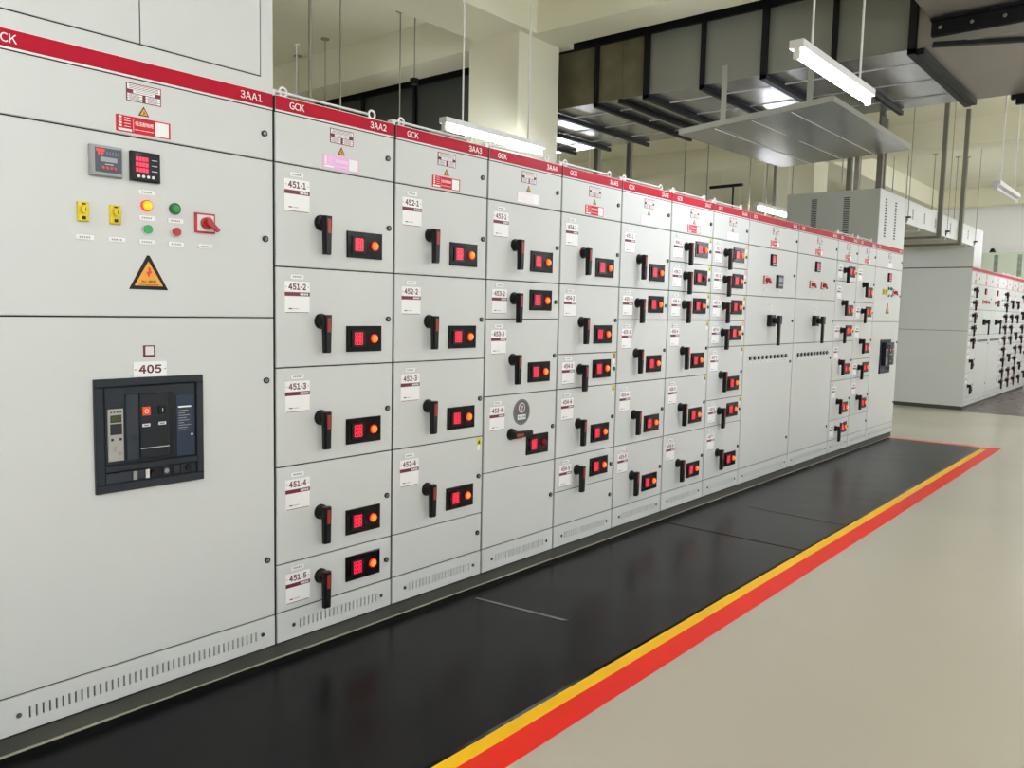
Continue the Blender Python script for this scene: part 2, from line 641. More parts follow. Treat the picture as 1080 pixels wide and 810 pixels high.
def small_triangle(parent, y, z, s=0.036):
    def fn(b):
        b.poly(0, 0.001, [(-s / 2, 0), (s / 2, 0), (0, s * 0.86)], 'black')
        k = s * 0.34
        b.poly(0.001, 0.0014, [(-k, s * 0.09), (k, s * 0.09), (0, s * 0.68)], 'yellowtri')
        b.poly(0.0014, 0.0017, [(-s * 0.05, s * 0.15), (s * 0.04, s * 0.15), (s * 0.09, s * 0.33), (-s * 0.03, s * 0.46), (-s * 0.02, s * 0.3)], 'darkred')
    part('warning_triangle', ('tri', s), parent, (0, y, z), fn)


def red_sign(parent, y, z, m):
    def fn(b):
        w, h = 0.18, 0.052
        t = 'white'
        b.box(0, 0.002, 0, w, -h, 0, m)
        for k in range(4):
            b.box(0.002, 0.0024, 0.008, 0.018, -0.009 - k * 0.009, -0.003 - k * 0.009, t)
            b.box(0.002, 0.0024, 0.026, 0.046, -0.0075 - k * 0.009, -0.006 - k * 0.009, t)
        b.box(0.002, 0.0024, 0.006, 0.05, -0.048, -0.041, t)
        b.box(0.002, 0.0024, 0.055, 0.056, -0.046, -0.006, t)
        b.text('低压配电柜', 0.0024, 0.060, -0.026, 0.062, 0.013, t)
        b.box(0.002, 0.0024, 0.06, 0.122, -0.040, -0.0385, t)
        b.box(0.002, 0.0024, 0.128, 0.174, -0.049, -0.004, t)
    part('notice_sign', ('sign', m), parent, (0, y, z), fn)


def plinth(parent, W, n):
    """kick panel with real slots cut through it"""
    def fn(b):
        z0, z1 = 0.062, 0.181 - GAP
        sz0, sz1 = 0.0975, 0.1345
        ya, yb = SIDE, W - SIDE
        s0 = 0.112
        s1 = W - 0.09
        x0, x1 = -0.008, 0.0
        b.box(x0, x1, ya, yb, z0, sz0, 'paint')
        b.box(x0, x1, ya, yb, sz1, z1, 'paint')
        step = (s1 - s0) / (n - 1)
        cur = ya
        for k in range(n):
            c = s0 + k * step
            b.box(x0, x1, cur, c - 0.003, sz0, sz1, 'paint')
            cur = c + 0.003
        b.box(x0, x1, cur, yb, sz0, sz1, 'paint')
    part('kick_panel', ('plinth', W, n), parent, (0, 0, 0), fn)

    def screw(b):
        b.cyl((0, 0, 0), (0.004, 0, 0), 0.008, 'chrome', 12)
        b.box(0.004, 0.0045, -0.006, 0.006, -0.001, 0.001, 'black')
    part('screw', 'screw', parent, (0, 0.08, 0.118), screw)
    part('screw', 'screw', parent, (0, W - 0.062, 0.118), screw)


def lifting_rail(parent, W):
    def rail(b):
        b.cyl((-0.03, 0.0, 2.189), (-0.03, W - 0.13, 2.189), 0.0055, 'fixture', 8)
        b.box(-0.05, -0.02, 0.0, 0.02, 2.166, 2.19, 'fixture')
    part('top_rail', ('rail', W), parent, (0, 0, 0), rail)

    def eye(b):
        b.torus((0, 0, 0.0185), (1, 0, 0), 0.0165, 0.0045, 'white')
        b.cyl((0, 0, -0.006), (0, 0, 0.0), 0.011, 'white', 12)
    part('lifting_eye', 'eye', parent, (-0.03, 0.06, 2.172), eye)
    part('lifting_eye', 'eye', parent, (-0.03, W - 0.105, 2.172), eye)


def cabinet_shell(W, y, name, label, nslots, band_txt, group):
    c = thing(name, label, 'switchgear', (0, y, 0), group)

    def body(b):
        b.box(-1.0, -0.03, 0.002, W - 0.002, 0.06, ZT, 'paint')

    def frame(b):
        b.box(-0.03, -0.0085, 0.001, W - 0.001, 0.06, ZT, 'seam')

    def base(b):
        b.box(-0.99, -0.012, 0, W, 0, 0.05, 'baseiron')
        b.box(-0.99, -0.035, 0, W, 0.05, 0.06, 'seam')
    part('body', ('body', W), c, (0, 0, 0), body)
    part('frame', ('frame', W), c, (0, 0, 0), frame)
    part('base_channel', ('base', W), c, (0, 0, 0), base)
    plinth(c, W, nslots)

    def band(b):
        b.box(-0.008, -0.002, SIDE, W - SIDE, 2.109, 2.167, 'seam')
        b.box(-0.002, 0.0005, SIDE, W - SIDE, 2.109, 2.168, 'pale')
        b.box(0.0005, 0.0012, SIDE, W - SIDE, 2.1155, 2.1655, 'band')
        if band_txt:
            b.text('GCK', 0.0016, 0.067, 2.1275, 0.069, 0.026, 'white')
            n = len(band_txt)
            b.text(band_txt, 0.0016, W - 0.05 - 0.0225 * n, 2.1275, 0.0225 * n, 0.026, 'white')
    part('name_band', ('band', W, band_txt), c, (0, 0, 0), band)
    return c


def header(c, W, sign, plate=True, z1=2.109):
    d = door(c, W, ZS, z1 - 0.001, 'header_door')
    cy = 0.313 if W < 0.8 else 0.507
    rating_plate(d, cy - 0.0565, 2.092 - ZS)
    small_triangle(d, cy, 1.994 - ZS)
    red_sign(d, cy - 0.091, 1.986 - ZS, sign)
    lock(d, W - 0.043, 2.017 - ZS)
    return d


def drawer(c, W, zt, mods, num, lit=True, horizontal=False, stick=None, blank=False):
    h = mods * MOD
    z0 = max(0.181, zt - h)
    d = door(c, W, z0, zt, 'drawer_door')
    T = zt - z0
    if blank:
        lock(d, W - 0.035, T * 0.5)
        return d
    two = mods >= 2
    tag_strip(d, 0.098, T - (0.036 if two else 0.026))
    number_label(d, 0.043, T - (0.054 if two else 0.046), num)
    rotary(d, 0.212, T - (0.207 if two else 0.088), horizontal)
    display(d, 0.34, T - (0.226 if two else 0.04), lit)
    lock(d, W - 0.034, T - (0.197 if two else 0.1))
    if stick:
        sticker(d, W - 0.047, T - 0.006, stick)
    return d


def pilot(parent, y, z, kind):
    """round push buttons and pilot lamps on the metering doors"""
    def fn(b):
        if kind == 'redlamp':
            b.cyl((0, 0, 0), (0.008, 0, 0), 0.019, 'lampring', 18)
            b.dome((0.008, 0, 0), 0.0155, 0.016, 'lamphot', 16)
        elif kind == 'greenlamp':
            b.cyl((0, 0, 0), (0.008, 0, 0), 0.0195, 'greendark', 18)
            b.dome((0.008, 0, 0), 0.0135, 0.012, 'green', 16)
        elif kind == 'greenbtn':
            b.cyl((0, 0, 0), (0.01, 0, 0), 0.017, 'pale', 18)
            b.cyl((0.01, 0, 0), (0.018, 0, 0), 0.0145, 'green', 18)
        else:
            b.cyl((0, 0, 0), (0.01, 0, 0), 0.017, 'pale', 18)
            b.cyl((0.01, 0, 0), (0.018, 0, 0), 0.0145, 'redbtn', 18)
    nm = {'redlamp': 'indicator_lamp', 'greenlamp': 'indicator_lamp', 'greenbtn': 'push_button', 'redbtn': 'push_button'}[kind]
    part(nm, ('pilot', kind), parent, (0, y, z), fn)


def red_switch(parent, y, z):
    def plate(b):
        b.cbox(0, 0.009, -0.038, 0.038, -0.034, 0.034, 'redbtn', 0.003)
        b.box(0.009, 0.0095, -0.031, 0.031, -0.028, 0.028, 'pale')

    def knob(b):
        b.cyl((0, 0, 0), (0.018, 0, 0), 0.02, 'redbtn', 18)
        b.poly(0.018, 0.034, [(-0.013, 0.013), (-0.005, 0.016), (0.036, -0.022), (0.03, -0.03), (-0.013, -0.003)][::-1], 'redbtn')
    part('switch_plate', 'swplate', parent, (0, y, z), plate)
    part('switch_knob', 'swknob', parent, (0.0095, y, z), knob)


def meter_black(parent, y, z):
    """z top edge, y left edge: red three line meter"""
    def fn(b):
        w, h = 0.096, 0.094
        b.cbox(0, 0.018, 0, w, -h, 0, 'black', 0.003)
        b.box(0.018, 0.0185, 0.012, 0.034, -0.012, -0.006, 'slateblue')
        for k in range(3):
            zc = -0.024 - k * 0.0175
            b.box(0.018, 0.0186, 0.012, 0.056, zc - 0.0075, zc + 0.0075, 'digitglass')
            for d in range(4):
                yc = 0.018 + d * 0.0105
                b.box(0.0186, 0.019, yc - 0.004, yc + 0.004, zc - 0.006, zc + 0.006, 'digit')
            b.box(0.018, 0.0185, 0.066, 0.085, zc - 0.001, zc + 0.001, 'pale')
        for k in range(4):
            b.cyl((0.018, 0.022 + k * 0.016, -0.079), (0.0195, 0.022 + k * 0.016, -0.079), 0.005, 'pale', 10)
    part('power_meter', 'meterblack', parent, (0, y, z), fn)


def meter_grey(parent, y, z):
    def fn(b):
        w, h = 0.098, 0.094
        b.cbox(0, 0.02, 0, w, -h, 0, 'meterframe', 0.003)
        b.box(0.02, 0.021, 0.012, 0.094, -0.083, -0.008, 'meterblue')
        b.box(0.021, 0.0215, 0.014, 0.042, -0.020, -0.011, 'logored')
        b.box(0.021, 0.0215, 0.020, 0.027, -0.030, -0.020, 'logored')
        b.box(0.021, 0.0215, 0.031, 0.038, -0.030, -0.020, 'logored')
        for k in range(5):
            b.box(0.021, 0.0215, 0.048 + k * 0.009, 0.0495 + k * 0.009, -0.028, -0.018, 'greytext')
        b.box(0.021, 0.0216, 0.028, 0.080, -0.050, -0.036, 'lcdgrey')
        b.box(0.021, 0.0215, 0.042, 0.068, -0.058, -0.0565, 'pale')
        for k in range(4):
            b.cyl((0.021, 0.036 + k * 0.0125, -0.068), (0.023, 0.036 + k * 0.0125, -0.068), 0.0045, 'logored', 10)
    part('protection_meter', 'metergrey', parent, (0, y, z), fn)


def key_switch(parent, y, z):
    def fn(b):
        b.cbox(0, 0.012, -0.0165, 0.0165, -0.03, 0.03, 'yellow', 0.003)
        b.cyl((0.012, 0, 0.006), (0.026, 0, 0.006), 0.012, 'yellow', 16)
        b.box(0.012, 0.0125, -0.006, 0.006, 0.021, 0.026, 'black')
        b.box(0.012, 0.0125, -0.006, 0.006, -0.024, -0.014, 'black')
        b.box(0.026, 0.0265, -0.001, 0.001, 0.000, 0.012, 'black')
    part('key_switch', 'keysw', parent, (0, y, z), fn)


def big_triangle(parent, y, z):
    def fn(b):
        s, h = 0.133, 0.113
        b.poly(0, 0.002, [(-s / 2, 0), (s / 2, 0), (0.004, h), (-0.004, h)], 'black')
        b.poly(0.002, 0.0025, [(-s * 0.365, h * 0.11), (s * 0.365, h * 0.11), (0, h * 0.83)], 'yellowtri')
        b.poly(0.0025, 0.003, [(0.0, 0.040), (0.005, 0.053), (0.0105, 0.055), (0.004, 0.076), (-0.003, 0.070), (0.0, 0.061), (-0.008, 0.058), (-0.003, 0.046)], 'logored')
        b.text('当心触电', 0.0029, -0.026, 0.021, 0.052, 0.011, 'black')
        b.box(0.0025, 0.0028, -0.034, 0.034, 0.0155, 0.0172, 'numred')
    part('warning_triangle', 'bigtri', parent, (0, y, z), fn)


def breaker(parent, y, z, out):
    """framed air circuit breaker, y left and z bottom of the 0.373 m frame; out = how far the unit is drawn out"""
    def frame(b):
        w = 0.373
        o, xx = 0.029, 0.014
        b.cbox(0, xx, 0, w, w - 0.026, w, 'slate', 0.003)
        b.cbox(0, xx, 0, w, 0, 0.028, 'slate', 0.003)
        b.cbox(0, xx, 0, o, 0.028, w - 0.026, 'slate', 0.003)
        b.cbox(0, xx, w - 0.025, w, 0.028, w - 0.026, 'slate', 0.003)
        b.cbox(0, xx, o, w - 0.025, 0.066, 0.088, 'slate', 0.003)
        b.box(0, 0.001, o, w - 0.025, 0.028, w - 0.026, 'black')
    part('breaker_frame', 'brframe', parent, (0, y, z), frame)

    def unit(b):
        x = 0.004
        if out > 0:
            b.box(0.001, out, 0.036, 0.345, 0.092, 0.342, 'slate2')
            x = out
        b.cbox(x - 0.003, x + 0.001, 0.034, 0.346, 0.092, 0.344, 'slate', 0.001)
        b.cbox(x + 0.001, x + 0.008, 0.1, 0.143, 0.100, 0.319, 'slatelight', 0.002)
        b.cbox(x + 0.001, x + 0.012, 0.144, 0.244, 0.100, 0.319, 'slate2', 0.003)
        b.box(x + 0.012, x + 0.0125, 0.144, 0.244, 0.243, 0.2445, 'slatelight')
        b.box(x + 0.012, x + 0.0125, 0.172, 0.1735, 0.2445, 0.319, 'slatelight')
        b.box(x + 0.001, x + 0.0015, 0.244, 0.267, 0.100, 0.319, 'black')
        b.cbox(x + 0.001, x + 0.005, 0.274, 0.341, 0.092, 0.308, 'slateblue', 0.001)
        b.box(x + 0.005, x + 0.0055, 0.281, 0.328, 0.262, 0.267, 'white')
        for k in range(9):
            b.box(x + 0.005, x + 0.0055, 0.281, 0.281 + (0.036, 0.024, 0.042, 0.03, 0.04, 0.02, 0.046, 0.034, 0.028)[k], 0.250 - k * 0.0085, 0.2525 - k * 0.0085, 'greytext')
        b.cyl((x + 0.005, 0.33, 0.165), (x + 0.006, 0.33, 0.165), 0.004, 'white', 10)
        b.box(x + 0.012, x + 0.0128, 0.144, 0.244, 0.134, 0.1362, 'pale')
        for k in range(5):
            b.box(x + 0.008, x + 0.0085, 0.112, 0.132, 0.180 - k * 0.003, 0.181 - k * 0.003, 'black')
    part('breaker_unit', ('brunit', out), parent, (0, y, z), unit)
    xo = max(out, 0.004)

    def trip(b):
        b.cbox(0, 0.008, 0, 0.05, 0, 0.172, 'beige', 0.002)
        b.box(0.008, 0.0085, 0.007, 0.043, 0.128, 0.152, 'black')
        b.box(0.0085, 0.009, 0.010, 0.040, 0.131, 0.149, 'lcd')
        b.box(0.008, 0.0085, 0.006, 0.044, 0.088, 0.124, 'slate')
        for k in range(4):
            b.box(0.008, 0.0085, 0.007 + k * 0.01, 0.013 + k * 0.01, 0.160, 0.164, 'black')
        for k in (0.008, 0.035):
            b.box(0.008, 0.009, k, k + 0.008, 0.068, 0.076, 'black')
        b.cyl((0.008, 0.036, 0.025), (0.012, 0.036, 0.025), 0.006, 'greytext', 12)
        b.box(0.008, 0.009, 0.014, 0.026, 0.03, 0.05, 'greytext')
    part('trip_unit', 'trip', parent, (xo, y + 0.041, z + 0.102), trip)

    def btn(b, m):
        b.cbox(0, 0.005, 0, 0.027, 0, 0.029, m, 0.001)
        if m == 'orange':
            b.torus((0.005, 0.0135, 0.0145), (1, 0, 0), 0.006, 0.0012, 'white', 14, 6)
        else:
            b.box(0.005, 0.0055, 0.0125, 0.0145, 0.008, 0.021, 'white')
    part('push_button', 'brbtno', parent, (xo + 0.012, y + 0.151, z + 0.246), lambda b: btn(b, 'orange'))
    part('push_button', 'brbtnb', parent, (xo + 0.012, y + 0.206, z + 0.246), lambda b: btn(b, 'black'))

    def ind(b):
        b.box(0, 0.002, -0.013, 0.013, -0.005, 0.005, 'pale')
        b.box(0.002, 0.0025, -0.008, 0.008, -0.0015, 0.0015, 'slate')
    part('state_indicator', 'ind', parent, (xo + 0.012, y + 0.164, z + 0.213), ind)
    part('state_indicator', 'ind', parent, (xo + 0.012, y + 0.219, z + 0.215), ind)

    def rack(b):
        b.box(0.0005, 0.0012, 0.030, 0.347, 0.029, 0.0645, 'black')
        b.box(0.001, 0.009, 0.032, 0.118, 0.031, 0.063, 'slatelight')
        b.box(0.001, 0.005, 0.123, 0.137, 0.031, 0.06, 'greytext')
        b.box(0.001, 0.007, 0.139, 0.16, 0.034, 0.062, 'slatelight')
        b.box(0.001, 0.005, 0.166, 0.178, 0.031, 0.06, 'pale')
        b.cyl((0.001, 0.193, 0.046), (0.012, 0.193, 0.046), 0.011, 'black', 14)
        b.box(0.001, 0.006, 0.225, 0.248, 0.031, 0.062, 'slatelight')
        b.cyl((0.006, 0.237, 0.047), (0.009, 0.237, 0.047), 0.008, 'greytext', 12)
        b.box(0.001, 0.006, 0.265, 0.285, 0.033, 0.062, 'slatelight')
        b.box(0.001, 0.004, 0.29, 0.345, 0.031, 0.063, 'slatelight')
        b.cyl((0.004, 0.318, 0.047), (0.012, 0.318, 0.047), 0.013, 'black', 14)
    part('racking_panel', 'rack', parent, (0, y, z), rack)


def incomer(y, n, label, out, num405):
    """1 m wide incoming cabinet with meters above and an air circuit breaker below"""
    W = 1.0
    c = cabinet_shell(W, y, 'switchgear_cabinet', label, 42, '3AA%d' % n, 'front switchgear row')
    header(c, W, 'signred' if n == 1 else 'signwhite')
    d = door(c, W, 1.3415, ZS)
    b0 = 1.3415
    if num405:
        meter_grey(d, 0.328, 1.877 - b0)
    meter_black(d, 0.456, 1.877 - b0)
    key_switch(d, 0.306, 1.667 - b0)
    key_switch(d, 0.405, 1.667 - b0)
    pilot(d, 0.51, 1.707 - b0, 'redlamp' if num405 else 'greenlamp')
    pilot(d, 0.607, 1.707 - b0, 'greenlamp')
    pilot(d, 0.508, 1.63 - b0, 'greenbtn')
    pilot(d, 0.607, 1.63 - b0, 'redbtn')
    red_switch(d, 0.716, 1.669 - b0)
    for yy, zz in ((0.311, 1.589), (0.41, 1.589), (0.51, 1.667), (0.609, 1.667), (0.509, 1.589), (0.61, 1.589), (0.718, 1.589), (0.511, 1.75)):
        tag_strip(d, yy, zz - b0, 0.054, 0.014)
    big_triangle(d, 0.513, 1.432 - b0)
    lock(d, W - 0.041, 1.634 - b0)
    d2 = door(c, W, 0.181, 1.3415)
    b1 = 0.181
    breaker(d2, 0.324, 0.768 - b1, out)
    for zz in (1.105, 0.757 - 0.348 + 0.0):
        lock(d2, W - 0.04, zz - b1)
    if num405:
        def p405(b):
            b.box(0, 0.003, 0, 0.113, 0, 0.05, 'white')
            b.text('405', 0.0034, 0.016, 0.0105, 0.080, 0.029, 'numred', 0.04)
            b.box(0.003, 0.0035, 0.003, 0.008, 0.023, 0.026, 'numred')
            b.box(0.003, 0.0035, 0.105, 0.110, 0.023, 0.026, 'numred')
        part('number_label', 'p405', d2, (0, 0.456, 1.1425 - b1), p405)

        def qr(b):
            b.box(0, 0.002, 0, 0.041, 0, 0.04, 'darkred')
            b.box(0.002, 0.0025, 0.007, 0.035, 0.008, 0.036, 'pale')
        part('small_plate', 'qrp', d2, (0, 0.49, 1.207 - b1), qr)
    return c


def capacitor(y, n, label, group, band=True, num=None, two=False):
    """1 m wide cabinet with a big lever switch and a line of pilot lamps"""
    W = 1.0
    c = cabinet_shell(W, y, 'switchgear_cabinet', label, 42, ('3AA%d' % n) if band else None, group)
    header(c, W, 'signred')
    b0 = ZS - 2 * MOD
    d = door(c, W, b0, ZS)
    meter_black(d, 0.425, 1.877 - b0)
    red_switch(d, 0.345, 1.667 - b0)
    if two:
        red_switch(d, 0.63, 1.667 - b0)
    else:
        def small(b):
            b.cbox(0, 0.02, 0, 0.11, -0.11, 0, 'black', 0.003)
            b.box(0.02, 0.0205, 0.02, 0.09, -0.055, -0.02, 'lcdgrey')
            for k in range(4):
                b.box(0.02, 0.0215, 0.02 + k * 0.019, 0.033 + k * 0.019, -0.09, -0.075, 'meterframe')
        part('power_factor_controller', 'pfc', d, (0, 0.56, 1.717 - b0), small)
    tag_strip(d, 0.35, 1.589 - b0, 0.054, 0.014)
    tag_strip(d, 0.64, 1.589 - b0, 0.054, 0.014)
    lock(d, W - 0.055, 1.725 - b0)
    b1 = b0 - 2 * MOD
    d = door(c, W, b1, b0)

    def hbase(b):
        b.cbox(0, 0.035, -0.047, 0.047, -0.047, 0.047, 'handle', 0.004)
        b.cyl((0.035, 0, 0), (0.07, 0, 0), 0.026, 'handle', 18)

    def hlever(b):
        b.cbox(0.07, 0.098, -0.028, 0.028, -0.03, 0.042, 'handle', 0.004)
        b.cbox(0.074, 0.094, -0.016, 0.016, -0.2, -0.028, 'handle', 0.004)
    part('switch_base', 'hbase', d, (0, 0.465, 1.345 - b1), hbase)
    part('switch_lever', 'hlever', d, (0, 0.465, 1.345 - b1), hlever)
    tag_strip(d, 0.48, 1.466 - b1, 0.05, 0.018)
    tag_strip(d, 0.475, 1.422 - b1, 0.05, 0.018)
    lock(d, W - 0.055, 1.342 - b1)
    d = door(c, W, 0.181, b1)
    for k in range(10):
        def lp(b):
            b.cyl((0, 0, 0), (0.01, 0, 0), 0.0165, 'black', 14)
            b.dome((0.01, 0, 0), 0.012, 0.01, 'lcdgrey', 12, 3)
        part('pilot_lamp', 'plamp', d, (0, 0.12 + k * 0.08, 1.048 - 0.181), lp)
        tag_strip(d, 0.125 + k * 0.08, 1.014 - 0.181, 0.04, 0.014)
    lock(d, W - 0.055, 0.995 - 0.181)
    lock(d, W - 0.055, 0.336 - 0.181)
    return c


def feeder(y, label, group, mods, band, sign, nums=None, blanks=(), off=(), sticks=None, horiz=(), rail=True, lamps=True):
    W = 0.6
    c = cabinet_shell(W, y, 'switchgear_cabinet', label, 20, band, group)
    header(c, W, sign)
    z = ZS
    for k, m in enumerate(mods):
        drawer(c, W, z, m, (nums[k] if nums and k < len(nums) else None), lamps and k not in off, k in horiz,
               (sticks or {}).get(k), k in blanks)
        z -= m * MOD
    if rail:
        lifting_rail(c, W)
    return c


G1 = 'front switchgear row'
YB = [0.827 + d for d in (0, 1.0, 1.6, 2.2, 2.8, 3.4, 4.0, 4.6, 5.2, 6.2, 7.2, 7.8, 8.4)]
nums = lambda c, n: ['%d-%d' % (449 + c, k + 1) for k in range(n)]
incomer(YB[0], 1, 'wide grey cabinet 3AA1 with breaker 405, at the left edge', 0.0, True)
feeder(YB[1], 'narrow grey cabinet 3AA2 with five drawers numbered 451', G1, [2, 2, 2, 2, 1], '3AA2', 'signpink', nums(2, 5))
feeder(YB[2], 'narrow grey cabinet 3AA3 with four drawers numbered 452', G1, [2, 2, 2, 2, 1], '3AA3', 'signred', nums(3, 4), blanks=(4,), sticks={3: 'stickyellow'})
c4 = feeder(YB[3], 'narrow grey cabinet 3AA4 with drawers numbered 453 and a round grey sign', G1, [2, 1, 2, 2, 2], '3AA4', 'signwhite', nums(4, 4), blanks=(4,), off=(3,), horiz=(3,))
feeder(YB[4], 'narrow grey cabinet 3AA5 with five drawers numbered 454', G1, [2, 2, 1, 2, 1, 1], '3AA5', 'signred', nums(5, 5), blanks=(5,), sticks={2: 'stickbrown', 3: 'stickyellow'})
feeder(YB[5], 'narrow grey cabinet 3AA6 with five drawers numbered 455', G1, [2, 1, 2, 2, 2], '3AA6', 'signpinkpale', nums(6, 5))
feeder(YB[6], 'narrow grey cabinet 3AA7 with six drawers numbered 456', G1, [1, 1, 1, 2, 2, 2], '3AA7', 'signred', nums(7, 6), off=(1,), sticks={k: 'stickyellow' for k in range(5)})
feeder(YB[7], 'narrow grey cabinet 3AA8 with seven drawers numbered 457', G1, [1, 1, 1, 1, 2, 1, 2], '3AA8', 'signwhite', nums(8, 7),
       sticks={0: 'stickpink', 1: 'stickpink', 2: 'stickyellow', 3: 'stickpink', 4: 'stickyellow', 5: 'stickyellow'})
capacitor(YB[8], 9, 'wide grey cabinet 3AA9 with a black controller above its lever switch', G1)
capacitor(YB[9], 10, 'wide grey cabinet 3AA10 with two red switches above its lever switch', G1, two=True)
feeder(YB[10], 'narrow grey cabinet 3AA11, six drawers, beside the second lever-switch cabinet', G1, [1, 2, 1, 2, 2, 1], '3AA11', 'signred')
feeder(YB[11], 'narrow grey cabinet 3AA12, between 3AA11 and the drawn-out breaker', G1, [2, 1, 2, 1, 2, 1], '3AA12', 'signred', blanks=(5,))
incomer(YB[12], 13, 'wide grey cabinet 3AA13 with a drawn-out black breaker, far end of front row', 0.055, False)

# round notice on drawer 453-4
d453 = [o for o in c4.children if o.name.startswith('drawer_door')][3]
def disc(b):
    b.cyl((0, 0, 0), (0.0015, 0, 0), 0.068, 'disc', 32)
    b.torus((0.0015, 0, 0), (1, 0, 0), 0.063, 0.0012, 'greytext', 32, 5)
    b.torus((0.0016, 0, 0.022), (1, 0, 0), 0.024, 0.003, 'pale', 24, 5)
    b.poly(0.0015, 0.0022, [(-0.017, 0.036), (0.013, 0.002), (0.018, 0.006), (-0.013, 0.041)], 'redbtn')
    b.box(0.0015, 0.002, -0.008, 0.008, 0.010, 0.032, 'pale')
    b.box(0.0015, 0.0022, -0.034, 0.034, -0.04, -0.014, 'pale')
    b.text('禁止合闸', 0.0026, -0.03, -0.034, 0.06, 0.014, 'disc')
part('notice_disc', 'disc', d453, (0, 0.297, 0.858 - d453.location.z), disc)


# ---- busbar boxes on top of the cabinets
def slots(b, x, yc, z0, z1, n, w, face='x'):
    for k in range(n):
        zc = z0 + (z1 - z0) * (k + 0.5) / n
        h = (z1 - z0) / n * 0.26
        if face == 'x':
            b.box(x, x + 0.0015, yc - w / 2, yc + w / 2, zc - h, zc + h, 'slotdark')
        else:
            b.box(yc - w / 2, yc + w / 2, x - 0.0015, x, zc - h, zc + h, 'slotdark')


t = thing('busbar_box', 'plain grey upper box standing on cabinet 3AA1', 'busbar box', (0, YB[0], 2.168))
MB().box(-1.0, -0.004, 0.004, 0.996, 0, 0.582, 'paint').box(-0.004, -0.0034, 0.004, 0.996, 0.049, 0.582, 'seam').box(-0.0034, 0.0, 0.004, 0.996, 0.0, 0.049, 'paint').box(-0.0034, 0.0, 0.946, 0.996, 0.049, 0.582, 'paint').build('body', t)
part('panel', 'bbp1', t, (0, 0, 0), lambda b: b.cbox(-0.003, 0.0, 0.004, 0.4978, 0.054, 0.582, 'paint', 0.0005))
part('panel', 'bbp2', t, (0, 0, 0), lambda b: b.cbox(-0.003, 0.0, 0.5022, 0.942, 0.054, 0.582, 'paint', 0.0005))

t = thing('busbar_box', 'grey slotted upper box on cabinet 3AA13 at the row end', 'busbar box', (0, YB[12], 2.168))
MB().box(-1.0, 0.0, 0.0, 0.985, 0, 0.575, 'boxgrey').build('body', t)
MB().box(0.0, 0.002, 0.004, 0.98, 0.003, 0.572, 'paint').build('panel', t)
for yy in (0.225, 0.59):
    b = MB()
    slots(b, 0.002, yy, 0.075, 0.495, 14, 0.06)
    b.build('vent_slots', t)
for xx in (-0.69, -0.34):
    b = MB()
    slots(b, 0.0, xx, 0.06, 0.505, 24, 0.062, 'y')
    b.build('vent_slots', t)

BY0, BY1 = YB[12] + 0.985, 13.97
t = thing('busbar_bridge', 'long grey slotted busbar bridge spanning the gap between the rows', 'busbar bridge', (0, 0, 2.47))
MB().box(-1.0, -0.002, BY0, BY1, 0, 0.272, 'boxgrey').build('body', t)
ys = [BY0, 10.66, 11.4, 12.43, 13.3, BY1]
for a, b_ in zip(ys[:-1], ys[1:]):
    MB().cbox(-0.002, 0.002, a + 0.002, b_ - 0.002, 0.002, 0.27, 'paint', 0.001).build('panel', t)
for yy, za, zb in ((10.52, 0.065, 0.192), (11.05, 0.065, 0.192), (11.575, 0.065, 0.185), (12.39, 0.05, 0.2), (13.49, 0.07, 0.2)):
    b = MB()
    slots(b, 0.002, yy, za, zb, 8, 0.05)
    b.build('vent_slots', t)
for yy in (10.9, 12.25, 13.55):
    MB().box(-0.98, -0.02, yy - 0.02, yy + 0.02, -0.03, 0.0, 'boxgrey').build('cross_rib', t)

for k, yy in enumerate((11.67, 12.85)):
    t = thing('trapeze_hanger', ('steel trapeze hanger holding the busbar bridge, nearer one', 'steel trapeze hanger holding the busbar bridge, farther one')[k], 'hanger',
              (0, yy, 2.43), 'busbar bridge hangers')
    MB().box(-1.06, 0.06, -0.025, 0.025, -0.02, 0.01, 'postgrey').build('crossbar', t)
    for xx in (0.032, -1.035):
        b = MB()
        b.box(xx - 0.026, xx + 0.026, -0.026, -0.02, 0.01, HC - 2.43, 'postgrey')
        b.box(xx - 0.026, xx - 0.02, -0.02, 0.026, 0.01, HC - 2.43, 'postgrey')
        b.box(xx + 0.02, xx + 0.026, -0.02, 0.026, 0.01, HC - 2.43, 'postgrey')
        b.build('post', t)
for yy, lb in ((10.25, 'thin rod with a clamp at the near end of the bridge'), (12.15, 'thin rod with a clamp at the middle of the bridge'), (13.9, 'thin rod with a clamp at the far end of the bridge')):
    t = thing('clamp_rod', lb, 'hanger', (0.02, yy, 2.5))
    MB().cyl((0, 0, 0), (0, 0, HC - 2.5), 0.005, 'steelrod', 8).build('rod', t)
    MB().box(-0.018, 0.03, -0.03, 0.03, 0.03, 0.045, 'iron').box(-0.018, -0.01, -0.012, 0.012, -0.02, 0.03, 'iron').build('clamp', t)

